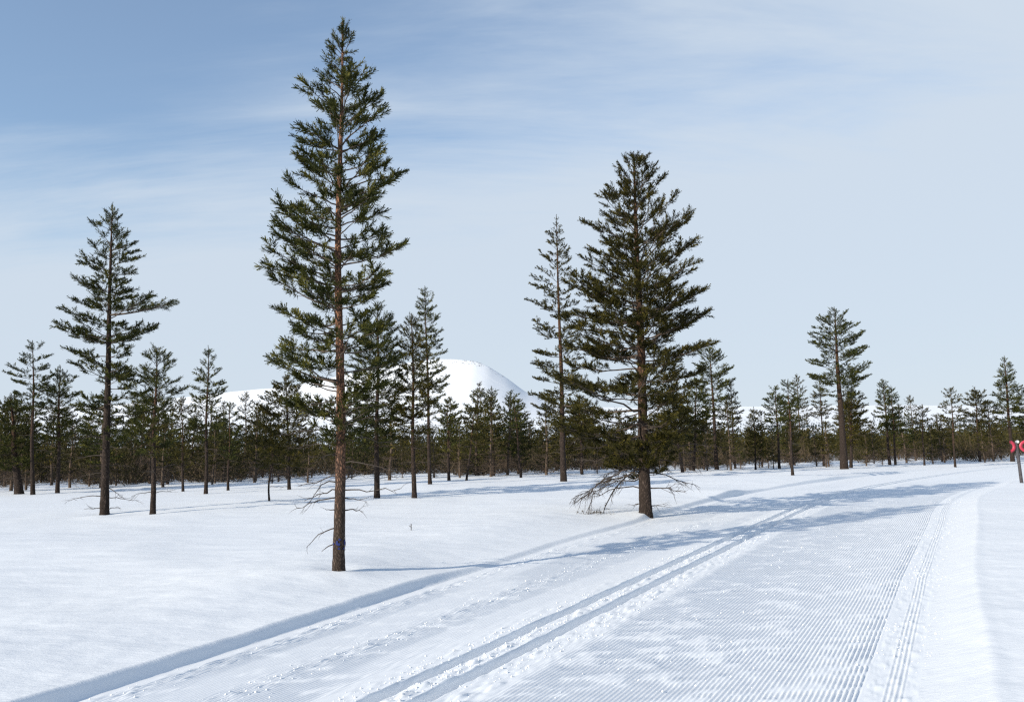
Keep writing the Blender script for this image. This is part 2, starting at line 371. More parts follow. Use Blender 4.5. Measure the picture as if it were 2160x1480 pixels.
Yg, Xg = np.meshgrid(ys, xs, indexing='ij')
idx = np.arange(Yg.size).reshape(Yg.shape)
tag(mesh_obj('snowy_mountain', np.stack([Xg, Yg, fell_h(Xg, Yg)], -1).reshape(-1, 3),
    np.stack([idx[:-1, :-1], idx[:-1, 1:], idx[1:, 1:], idx[1:, :-1]], -1).reshape(-1, 4), M_FELL, smooth_=True), kind='structure')

rng = np.random.default_rng(7)
# wind-bared stones along the flat summit rim
_sx = np.concatenate([rng.uniform(-480, -60, 60), rng.uniform(-330, -200, 50)]); _sy = DR - rng.uniform(2, 60, 110)
_sr = rng.uniform(1.0, 3.2, 110)
_oc = np.array([(1, 0, 0), (0, 1, 0), (-1, 0, 0), (0, -1, 0), (0, 0, 1)], float)
_sv = np.stack([_sx, _sy, fell_h(_sx, _sy) - 0.3], -1)[:, None] + _oc[None] * _sr[:, None, None] * rng.uniform(0.6, 1.4, (110, 5, 1)) * [1.6, 1, 0.9]
_sf = (np.array([(0, 1, 4), (1, 2, 4), (2, 3, 4), (3, 0, 4)])[None] + (np.arange(110) * 5)[:, None, None]).reshape(-1, 3)
tag(mesh_obj('rim_stones', _sv.reshape(-1, 3), _sf, plain_mat('rim_stone', (0.13, 0.13, 0.14), (0.26, 0.26, 0.27), 0.3)), 'wind-bared grey stones along the summit rim of the fell', None, None, 'stuff')
def cone_wood(name, P, h, mat):
    """one mass of small pointed trees: two stacked five-sided cones each"""
    n = len(P); k = 5; th = np.arange(k) * 2 * math.pi / k
    Vs = []; Fs = []; off = 0
    for z0, z1, r in ((0.08, 0.72, 0.20), (0.45, 1.0, 0.13)):
        rr = r * (0.7 + 0.6 * rng.random((n, k))) * h[:, None]
        ring = np.stack([P[:, None, 0] + rr * np.cos(th), P[:, None, 1] + rr * np.sin(th), P[:, None, 2] + (z0 * h)[:, None] + 0.06 * h[:, None] * rng.standard_normal((n, k))], -1)
        tip = np.stack([P[:, 0], P[:, 1], P[:, 2] + z1 * h], -1)[:, None]
        V = np.concatenate([ring, tip], 1).reshape(-1, 3)
        b = (np.arange(n) * (k + 1))[:, None]; j = np.arange(k)[None]
        Fs.append(np.stack([b + j, b + (j + 1) % k, b + k + 0 * j], -1).reshape(-1, 3) + off); Vs.append(V); off += len(V)
    return tag(mesh_obj(name, np.concatenate(Vs), np.concatenate(Fs), mat), kind='stuff')
def far_points(n):
    y = 1400 + 3000 * rng.random(n * 4) ** 0.9; x = (rng.random(n * 4) * 2 - 1) * 0.80 * y
    z = fell_h(x, y)
    elev = z / y * FPX                                   # angle above eye level, in photograph pixels
    dens = (1 - smooth(38, 78, elev)) * 0.98 + 0.07 * (1 - smooth(70, 110, elev)) + 0.02 * (1 - smooth(95, 150, elev))
    patch = smooth(-0.35, 0.15, fbm(x / 260, y / 500, 91, 3) + 0.25 - 0.006 * elev)
    keep = rng.random(n * 4) < dens * (0.10 + 0.90 * patch)
    return np.stack([x, y, z - 0.5], -1)[keep][:n]
FP = far_points(15000)
cone_wood('hillside_forest', FP, 7 + 6 * rng.random(len(FP)), M_FARTREE)['label'] = 'dark blue-green forest covering the foot of the snowy fell'

# ------------------------------------------------------------------ pines
def tuft_template(n, seed):
    r = np.random.default_rng(seed)
    s = r.random(n) ** 0.8
    a = r.random(n) * 2 * math.pi
    pol = np.radians(64 - 34 * s + r.normal(0, 9, n))
    base = np.stack([0 * s, 0 * s, s], -1)
    d = np.stack([np.sin(pol) * np.cos(a), np.sin(pol) * np.sin(a), np.cos(pol)], -1)
    ln = 0.39 * (0.8 + 0.4 * r.random(n))
    side = np.stack([-np.sin(a), np.cos(a), 0 * a], -1) + 0.5 * r.normal(0, 1, (n, 3))
    side -= (side * d).sum(-1, keepdims=True) * d; side /= np.linalg.norm(side, axis=-1, keepdims=True)
    return base, d, ln, side
def needles(P, D, S, n, wid, rs):
    """P,D,S: tuft places, directions, lengths -> triangles; tone is one number per tuft"""
    m = len(P)
    D, A, B = frames(D)
    roll = rs.random(m) * 2 * math.pi
    A2 = A * np.cos(roll)[:, None] + B * np.sin(roll)[:, None]; B2 = np.cross(D, A2)
    R = np.stack([A2, B2, D], -1) * S[:, None, None]
    V = np.zeros((m, n, 3, 3), np.float32)
    which = rs.integers(0, 5, m)
    for q in range(5):
        k = which == q
        if not k.any(): continue
        b, d, ln, sd = tuft_template(n, 100 + q)
        tip = b + d * ln[:, None]
        w2 = sd * wid
        mid = np.stack([b - w2, b + w2, tip], 1)                    # n,3,3
        mid[::3] = np.stack([b, tip - w2, tip + w2], 1)[::3]          # every other needle bundle spreads outwards
        V[k] = np.einsum('mij,nvj->mnvi', R[k], mid) + P[k][:, None, None]
    V = V.reshape(-1, 3); F = np.arange(len(V)).reshape(-1, 3)
    tone = np.repeat(np.clip(rs.normal(0.45, 0.24, m), 0, 1), n * 3)
    return V, F, tone

def interp_prof(prof, z):
    zz_ = np.array([p[0] for p in prof]); l = np.array([p[1] for p in prof]); r = np.array([p[2] for p in prof])
    return np.interp(z, zz_, l), np.interp(z, zz_, r)

def grow(seed, h, lean, prof, z0, dz, per, tl, nn, wid, r0, side_gap=0.14, e_low=-6, e_top=58, bare=0.3, spur=1.0, wob=0.0, dead=None, taper=0.85, gapp=0.0, drop=0.0, sub=0.5, upturn=34):
    """returns axis function, trunk polyline, list of branches [(poly, radii, twigs(P0,P1,r0,r1))], tufts"""
    rs = np.random.default_rng(seed)
    ph = rs.random(2) * 6
    def axis(z):
        u = z / h
        k = wob * math.sin(math.pi * min(max(u, 0), 1)); return np.array([lean[0] * u + k * math.sin(ph[0] + 7 * u), lean[1] * u + k * math.sin(ph[1] + 6 * u), z])
    def rad(z): return r0 * (max(1 - z / h, 0) ** taper) + 0.006 + 0.22 * r0 * math.exp(-z / (0.035 * h))
    br = []; TP = []; TD = []; TS = []
    def tuft(p, d, s=1.0):
        TP.append(p); d = d / np.linalg.norm(d); TD.append(d + np.array([0, 0, 0.16])); TS.append(tl * s * tsc[0] * (0.8 + 0.4 * rs.random()))
    z = z0; azb = rs.random() * 6.28; tsc = [1.0]
    while z < h * 0.985:
        u = (z - z0) / (h - z0); tsc[0] = 1.0 - 0.42 * smooth(0.80, 1.0, u)
        k = max(3, int(round(per * (1 - 0.35 * u) + rs.normal(0, 0.7))))
        azb += 0.9 + rs.random()
        for i in range(k):
            if rs.random() < gapp: continue
            az = azb + 2 * math.pi * i / k + rs.normal(0, 0.22)
            zb = z + rs.normal(0, dz * 0.30)
            if zb > h * 0.985 or zb < 0.05: continue
            c = math.cos(az); fr = 1.06 - 0.55 * rs.random() ** 1.6; zt_ = zb
            e0 = math.radians(e_low + (e_top - e_low) * u ** 1.5 + rs.normal(0, 10))
            for it in range(4):
                lz, rz = interp_prof(prof, min(zt_, h))
                R = (rz * (1 + c) + lz * (1 - c)) / 2 * fr
                zt_ = 0.5 * zt_ + 0.5 * (zb + R * (math.tan(e0) + math.tan(max(math.radians(upturn), e0))) / 2)
            R = min(R, 0.10 * h * (1.02 - zb / h) * 6 + 0.04)
            if zb + R * math.tan(max(e0, 0.2)) > h - 0.7 * tl: R *= 0.5
            if R < 0.05: continue
            e1 = max(math.radians(upturn * (0.6 + 0.6 * rs.random())), e0 * 0.9) if zb > drop else math.radians(rs.normal(-12, 10))
            n = 7
            q = np.linspace(0, 1, n)
            s0, s1 = math.tan(e0), math.tan(e1)
            zoff = R * (s0 * q + (s1 - s0) * q ** 2 / 2)
            bend = rs.normal(0, 0.18)
            a = az + bend * q
            o = axis(zb)
            P = np.stack([o[0] + R * q * np.cos(a), o[1] + R * q * np.sin(a), o[2] + zoff], -1)
            P[1:-1] += rs.normal(0, 0.012 * R, (n - 2, 3))
            rb = min(0.0085 * R + 0.005, 0.36 * rad(zb))
            rr = rb * (1 - 0.8 * q) + 0.0016
            S0 = []; S1 = []; Q0 = []; Q1 = []
            gap = side_gap
            live = bare * (1 - u) ** 0.8
            m = max(1, int(R * (1 - live) / gap))
            sgn = 1 if rs.random() < 0.5 else -1
            for j in range(m):
                f = live + (1 - live) * (j + rs.random() * 0.8) / m
                fi = f * (n - 1); i0 = min(int(fi), n - 2); p = P[i0] + (P[i0 + 1] - P[i0]) * (fi - i0)
                t = P[i0 + 1] - P[i0]; t = t / np.linalg.norm(t)
                sgn = -sgn
                ang = sgn * math.radians(rs.uniform(32, 66))
                d = np.array([t[0] * math.cos(ang) - t[1] * math.sin(ang), t[0] * math.sin(ang) + t[1] * math.cos(ang), t[2] * 0.6 + rs.uniform(-0.16, 0.16)])
                d /= np.linalg.norm(d)
                l = min(sub * (1 - f) * R + 0.6 * tl, 0.75) * rs.uniform(0.55, 1.1)
                mid = p + d * l * 0.55
                d2 = d + np.array([0, 0, rs.uniform(0.0, 0.45)]); d2 /= np.linalg.norm(d2)
                end = mid + d2 * l * 0.45
                rt = 0.0025 + 0.0045 * l
                S0 += [p, mid]; S1 += [mid, end]; Q0 += [rt, rt * 0.7]; Q1 += [rt * 0.7, rt * 0.35]
                tuft(end - d2 * tl * 0.3, d2)
                for s_ in (-1, 1):
                    if rs.random() < 0.8:
                        an = s_ * math.radians(rs.uniform(28, 55)); dd = np.array([d2[0] * math.cos(an) - d2[1] * math.sin(an), d2[0] * math.sin(an) + d2[1] * math.cos(an), d2[2] + rs.uniform(-.1, .25)])
                        tuft(end - d2 * tl * rs.uniform(0.3, 0.8), dd, 0.9)
                if l > tl * 0.9 and rs.random() < spur: tuft(mid - d * tl * 0.1, d2, 0.95)
                if l > tl * 1.6:
                    for s_ in (-1, 1):
                        if rs.random() < 0.85 * spur:
                            an = s_ * math.radians(rs.uniform(30, 60))
                            dd = np.array([d[0] * math.cos(an) - d[1] * math.sin(an), d[0] * math.sin(an) + d[1] * math.cos(an), d[2] + rs.uniform(0.1, 0.5)]); dd /= np.linalg.norm(dd)
                            b0 = p + d * l * rs.uniform(0.3, 0.6); e = b0 + dd * l * 0.4
                            S0.append(b0); S1.append(e); Q0.append(rt * 0.7); Q1.append(rt * 0.3)
                            tuft(e - dd * tl * 0.2, dd, 0.95)
            t = P[-1] - P[-2]; tuft(P[-1] - t / np.linalg.norm(t) * tl * 0.5, t, 1.1)
            if R > tl * 2: tuft(P[-2], t, 1.0); tuft(P[-1] - t * 0.3, t + rs.normal(0, .3, 3) * np.linalg.norm(t), 1.0)
            br.append((P, rr, S0, S1, Q0, Q1))
        z += dz * (1 - 0.25 * u) * rs.uniform(0.8, 1.2)
    top = axis(h)
    tsc[0] = 0.62
    for q in range(5): tuft(top - np.array([0, 0, tl * (0.7 + 0.42 * q)]), np.array([rs.normal(0, .1), rs.normal(0, .1), 1.0]), 1.0)
    for lv in (1.25, 2.2):
        for q in range(4):
            a = azb + lv + q * 1.57; tuft(top - np.array([0, 0, tl * lv]) , np.array([math.cos(a), math.sin(a), 1.25]), 1.0)
    return axis, rad, br, (np.array(TP), np.array(TD), np.array(TS)), rs

def trunk_mesh(axis, rad, h, k, n, rs, rough=0.06, zlo=-0.25):
    zs = zlo + (h * 0.995 - zlo) * np.linspace(0, 1, n) ** 1.0
    P = np.array([axis(z) for z in zs]); R = np.array([rad(max(z, 0)) for z in zs])
    th = np.arange(k) * 2 * math.pi / k
    jit = 1 + rough * vn(zs[:, None] * 9 + 0 * th, np.cos(th)[None] * 2.2 + zs[:, None] * 0 + 40, 3) + rough * vn(zs[:, None] * 22, np.sin(th)[None] * 3.5 + 9, 4)
    V, F = tube(P, R, k, jit)
    return V, F, np.repeat(zs, k)

def place(pb, pt):
    P = hit(*pb); d = ray(*pt)
    T = CAM + d * (P[1] / d[1])
    return P, T[2] - P[2], (T[0] - P[0], 0.0)

def pine(label, group, pb, pt, profpx, seed, hero=False, mat=None, bark=None, r_px=10, orange=(0.15, 0.6), name='pine_tree', cat='pine tree', **kw):
    """profpx: list of (photo y, half width left, half width right) in photograph pixels"""
    P, h, lean = place(pb, pt); m = depth(P) / FPX
    prof = sorted([((pb[1] - y) / (pb[1] - pt[1]) * h, l * m, r * m) for y, l, r in profpx])
    z0 = prof[0][0]
    axis, rad, br, (TP, TD, TS), rs = grow(seed, h, lean, prof, z0, r0=r_px * m, **kw)
    root = empty(name, P); tag(root, label, cat, group)
    V, F, zz_ = trunk_mesh(axis, rad, h, 20 if hero else 8, 130 if hero else 40, rs)
    tone = smooth(orange[0], orange[1], zz_ / h) * (1 - 0.35 * smooth(0.75, 1.0, zz_ / h))
    n, wid = kw['nn'], kw['wid']
    nv, nf, nt_ = needles(TP, TD, TS, n, wid, rs)
    if hero:
        tr = mesh_obj('trunk', V, F, bark or M_BARK, root, True, tone)
        crown = mesh_obj('crown', nv, nf, mat or M_NEEDLE, root, False, nt_)
        for (Pb, rr, S0, S1, Q0, Q1) in br:
            parts = [tube(Pb, rr, 5)]
            if S0: parts.append(sticks(S0, S1, Q0, Q1, 3))
            bv, bf = join(parts)
            mesh_obj('branch', bv, bf, M_TWIG, crown, True)
        return root, tr, crown, axis, rad, h, m, rs
    parts = [(V, F)]; S = [[], [], [], []]
    for (Pb, rr, S0, S1, Q0, Q1) in br:
        parts.append(tube(Pb, rr, 3))
        for a, b in zip(S, (S0, S1, Q0, Q1)): a += b
    if S[0]: parts.append(sticks(*S, 3))
    bv, bf = join(parts)
    tt_ = np.full(len(bv), 0.15); tt_[:len(V)] = tone
    mesh_obj('trunk', bv, bf, bark or M_BARK2, root, True, tt_)
    mesh_obj('crown', nv, nf, mat or M_NEEDLE, root, False, nt_)
    return root, None, None, axis, rad, h, m, rs

def dead_branch(parent, o, az, L, e0, e1, rs, r=0.009, twigs=6, tl=0.3, mat=None, droop=0.0):
    n = 8; q = np.linspace(0, 1, n)
    a = az + rs.normal(0, 0.25) * q
    zo = L * (math.tan(e0) * q + (math.tan(e1) - math.tan(e0)) * q * q / 2)
    P = np.stack([o[0] + L * q * np.cos(a), o[1] + L * q * np.sin(a), o[2] + zo], -1)
    P[1:] += rs.normal(0, 0.022 * L, (n - 1, 3))
    parts = [tube(P, r * (1 - 0.8 * q) + 0.0016, 5)]
    S0 = []; S1 = []; A = []; B = []
    for j in range(twigs):
        f = rs.uniform(0.25, 1.0) * (n - 1); i = min(int(f), n - 2); p = P[i] + (P[i + 1] - P[i]) * (f - i)
        t = P[i + 1] - P[i]; t /= np.linalg.norm(t)
        an = (1 if j % 2 else -1) * rs.uniform(0.4, 1.0)
        d = np.array([t[0] * math.cos(an) - t[1] * math.sin(an), t[0] * math.sin(an) + t[1] * math.cos(an), t[2] + rs.normal(-droop, 0.35)]); d /= np.linalg.norm(d)
        l = tl * rs.uniform(0.4, 1.1); md = p + d * l * 0.5; d2 = d + np.array([rs.normal(0, .3), rs.normal(0, .3), rs.normal(-droop, 0.3)]); d2 /= np.linalg.norm(d2); e = md + d2 * l * 0.5
        S0 += [p, md]; S1 += [md, e]; A += [r * 0.42, r * 0.3]; B += [r * 0.3, r * 0.14]
        if l > 0.2:
            d3 = d + rs.normal(0, 0.5, 3); d3 /= np.linalg.norm(d3); S0.append(md); S1.append(md + d3 * l * 0.4); A.append(r * 0.3); B.append(r * 0.13)
    if S0: parts.append(sticks(S0, S1, A, B, 3))
    v, f = join(parts)
    mesh_obj('dead_branch', v, f, mat or M_DEAD, parent, True)
    return P

R = math.radians
# --- the tall pine in front, standing alone
root, tr, crown, axis, rad, h, m, rs = pine('tallest pine, nearest to the trail, with a bare orange-brown trunk and a blue paint mark', None,
    (714, 1203), (722, 40),
    [(955, 40, 45), (905, 95, 60), (850, 125, 70), (800, 150, 92), (765, 178, 110), (720, 130, 105), (690, 122, 120), (660, 140, 120), (625, 152, 116), (590, 140, 128), (550, 140, 156), (500, 124, 140), (450, 116, 122),
     (410, 112, 140), (370, 135, 130), (330, 108, 112), (290, 126, 116), (240, 92, 95), (200, 64, 62), (160, 42, 46), (130, 48, 26), (95, 22, 26), (60, 14, 14), (40, 5, 5)],
    seed=3, hero=True, r_px=11.2, orange=(0.0, 0.36), gapp=0.12, dz=0.20, per=6.8, tl=0.185, nn=42, wid=0.034, side_gap=0.138, bare=0.34, wob=0.03, e_low=-6, e_top=52, sub=0.42, upturn=30, taper=0.8)
for (py, az, L, e0, e1, tw) in [(1120, 2.95, .42, -8, -45, 3), (1150, 3.4, .16, -15, -40, 1), (1085, 3.6, .13, 5, 10, 1), (1086, .25, .27, 4, -10, 4), (1060, 3.05, .50, -5, -25, 7), (1062, 0.1, .2, 2, -20, 3),
        (1045, 3.2, .40, -12, -22, 4), (1046, -.1, .75, -2, 4, 5), (1030, 3.5, .35, 25, -60, 4), (1025, .3, .18, 20, 10, 2), (1018, 2.9, .52, -10, -18, 6), (1000, 0.4, .25, -10, -35, 3), (992, -.25, .62, 5, -24, 6),
        (975, 3.9, .35, 0, -20, 4), (960, 2.8, .62, 12, -12, 8), (945, .2, .60, 6, -16, 8), (930, 3.3, .70, 14, -20, 9), (925, -1.2, .5, 10, 0, 7), (915, .6, .66, 22, -20, 9), (895, 3.0, .74, 26, -14, 10), (890, 5.5, .6, 10, 0, 8), (880, -.3, .68, 22, -22, 9), (870, 2.5, .72, 10, -20, 9)]:
    z = (1203 - py) / (1203 - 40) * h; o = axis(z); o = o + np.array([math.cos(az), math.sin(az), 0]) * rad(z) * 0.7
    dead_branch(tr, o, az, L, R(e0), R(e1), rs, 0.0075, tw, 0.22)
# ragged ring of old blue paint on the trunk, a few millimetres proud of the bark
z1 = (1203 - 1163) / 1163 * h; z2 = (1203 - 1135) / 1163 * h
zs = np.linspace(z1, z2, 40); th = np.linspace(R(225), R(395), 70)
pv = np.array([[*(axis(z)[:2] + (rad(z) * 1.10 + 0.002) * np.array([math.cos(a), math.sin(a)])), z] for z in zs for a in th])
pf = []
for i in range(39):
    for j in range(69):
        if fbm(i * 0.16 + 3.2, j * 0.13, 12, 4) - abs(i - 19) * 0.03 + 0.10 + 0.004 * (j - 30) > 0: a = i * 70 + j; pf.append((a, a + 1, a + 71, a + 70))
mesh_obj('paint_mark', pv, np.array(pf), M_BLUE, tr, True)

# --- the broad pine on the bank beside the trail
root, tr, crown, axis, rad, h, m, rs = pine('broad dense pine on the bank beside the trail, with drooping dead lower limbs', None,
    (1362, 1081), (1337, 318),
    [(1000, 62, 60), (965, 118, 75), (930, 160, 95), (890, 200, 110), (850, 225, 125), (810, 252, 130), (780, 236, 140), (745, 190, 150), (710, 180, 158), (680, 165, 165), (645, 178, 148), (600, 150, 138), (560, 150, 130),
     (520, 118, 116), (480, 132, 116), (450, 114, 86), (420, 66, 84), (390, 54, 68), (360, 44, 50), (335, 26, 34), (318, 8, 10)],
    seed=21, hero=True, mat=M_NEEDLE2, bark=M_BARK2, r_px=12.0, orange=(0.05, 0.55), gapp=0.14, dz=0.25, per=7.2, tl=0.22, nn=30, wid=0.044, side_gap=0.145, bare=0.36, wob=0.02, e_low=-10, e_top=58, sub=0.46, upturn=26, taper=0.75)
for (py, az, L, e0, e1, tw) in [(1068, .05, .30, 2, 8, 2), (1062, 3.2, .20, -5, -20, 1), (1032, 3.0, 1.30, 14, -42, 8), (1032, -.1, .85, -2, -12, 6), (1012, 3.3, 1.5, 2, -30, 15), (1008, 2.8, 1.3, 8, -32, 14), (1003, 3.05, 1.75, -6, -30, 18),
        (1000, .1, 1.30, -10, -26, 6), (995, 3.5, 1.5, 10, -48, 12), (990, .5, .6, -4, -14, 5), (985, 2.7, 1.1, -4, -36, 12), (975, 5.9, 1.1, 0, -16, 9), (968, 3.15, 1.5, 8, -16, 10), (958, .2, 1.45, 4, -8, 10),
        (945, 3.4, 1.6, 6, -12, 10), (940, -.3, 1.5, 2, -10, 10), (926, 3.0, 1.6, 8, -10, 10), (915, .3, 1.5, 6, -8, 10), (905, 4.4, 1.2, 5, -10, 8)]:
    z = (1081 - py) / (1081 - 318) * h; o = axis(z); o = o + np.array([math.cos(az), math.sin(az), 0]) * rad(z) * 0.7
    dead_branch(tr, o, az, L, R(e0), R(e1), rs, 0.015, tw * 2, 0.42, droop=0.15)
# the drooping limb that still carries brown needle clumps
z = (1081 - 992) / 763 * h; o = axis(z)
Pd = dead_branch(tr, o, 3.12, 1.62, R(4), R(-74), rs, 0.020, 14, 0.35, droop=0.5)
tp = []; td = []
for q in range(46):
    i = rs.integers(4, 8); tp.append(Pd[i] + rs.normal(0, 0.09, 3) + np.array([0, 0, rs.uniform(-0.30, 0.05)])); td.append(rs.normal(0, .5, 3) + np.array([-.2, 0, -.6]))
tp = np.array(tp); tp[:, 2] = np.maximum(tp[:, 2], 0.08)
v, f, tn = needles(tp, np.array(td), np.full(len(tp), 0.11), 18, 0.035, rs)
mesh_obj('withered_needles', v, f, plain_mat('withered_needles', (0.05, 0.038, 0.03), (0.10, 0.08, 0.06), 3), tr, False, tn)

# --- the pine with the long right-hand limb, left part of the picture
root, tr, crown, axis, rad, h, m, rs = pine('tall pine on the left snowfield with one long limb reaching right', None,
    (220, 1085), (237, 428),
    [(935, 46, 52), (905, 66, 64), (880, 84, 74), (850, 82, 78), (820, 78, 70), (790, 78, 64), (765, 88, 60), (740, 92, 62), (720, 106, 76), (690, 104, 82), (665, 84, 110), (645, 82, 118), (630, 76, 60), (600, 66, 46), (570, 56, 42), (545, 46, 56), (520, 50, 58),
     (495, 36, 28), (475, 40, 16), (455, 12, 16), (428, 4, 4)],
    seed=9, hero=True, bark=M_BARK2, r_px=8.3, orange=(0.4, 1.3), dz=0.35, per=5.4, tl=0.225, nn=28, wid=0.046, side_gap=0.13, bare=0.24, wob=0.015, e_low=-8, e_top=56, sub=0.42, upturn=22, taper=0.8, gapp=0.12)
for (py, az, L, e0, e1, tw) in [(1075, .2, .35, 30, -20, 2), (1070, 3.2, .5, -8, 0, 4), (1048, 3.1, 1.5, 4, -14, 6), (1050, .1, .8, -10, -10, 5), (1000, 3.3, .7, 0, -20, 5), (985, .3, .7, 0, -16, 5), (965, 2.9, .9, 5, -14, 6), (950, -.2, .9, 5, -14, 6), (1030, -.1, .6, -30, -30, 6), (930, 3.5, 1.0, 8, -8, 6), (935, .5, 1.0, 8, -8, 6)]:
    z = (1085 - py) / (1085 - 428) * h; o = axis(z); o = o + np.array([math.cos(az), math.sin(az), 0]) * rad(z) * 0.7
    dead_branch(tr, o, az, L, R(e0), R(e1), rs, 0.012, tw, 0.35)
# the long limb itself
z = (1085 - 672) / (1085 - 428) * h; o = axis(z); L = 136 * m; q = np.linspace(0, 1, 9)
P = np.stack([o[0] + L * q, o[1] - 0.15 * q, o[2] + L * (0.02 * q + 0.13 * q * q)], -1)
S0 = []; S1 = []; A = []; B = []; TP = []; TD = []
for j in range(30):
    f = 0.28 + 0.72 * (j + rs.random()) / 30; i = min(int(f * 8), 7); p = P[i] + (P[i + 1] - P[i]) * (f * 8 - i)
    an = (1 if j % 2 else -1) * rs.uniform(0.5, 1.1); d = np.array([math.cos(an), math.sin(an), rs.uniform(0.1, 0.6)]); l = (0.18 + 0.75 * (1 - f)) * rs.uniform(0.6, 1); e = p + d / np.linalg.norm(d) * l
    S0.append(p); S1.append(e); A.append(0.009); B.append(0.003)
    for s in (0.45, 0.75, 1.0): TP.append(p + (e - p) * s); TD.append(d + rs.normal(0, .25, 3))
TP.append(P[-1]); TD.append(np.array([1, 0, .4]))
bv, bf = join([tube(P, 0.032 * (1 - 0.8 * q) + 0.003, 5), sticks(S0, S1, A, B, 3)])
limb = mesh_obj('long_limb', bv, bf, M_TWIG, crown, True)
v, f, tn = needles(np.array(TP), np.array(TD), np.full(len(TP), 0.20), 22, 0.034, rs)
# its needles belong to the crown mesh
cm = crown.data; v0 = np.zeros(len(cm.vertices) * 3, np.float32); cm.vertices.foreach_get('co', v0); t0 = np.zeros(len(cm.vertices), np.float32); cm.attributes['tone'].data.foreach_get('value', t0)
V2 = np.concatenate([v0.reshape(-1, 3), v]); tmp = mesh_obj('crown_new', V2, np.arange(len(V2)).reshape(-1, 3), M_NEEDLE, None, False, np.concatenate([t0, tn]))
crown.data = tmp.data; bpy.data.objects.remove(tmp); bpy.data.meshes.remove(cm); crown.data.name = 'crown'

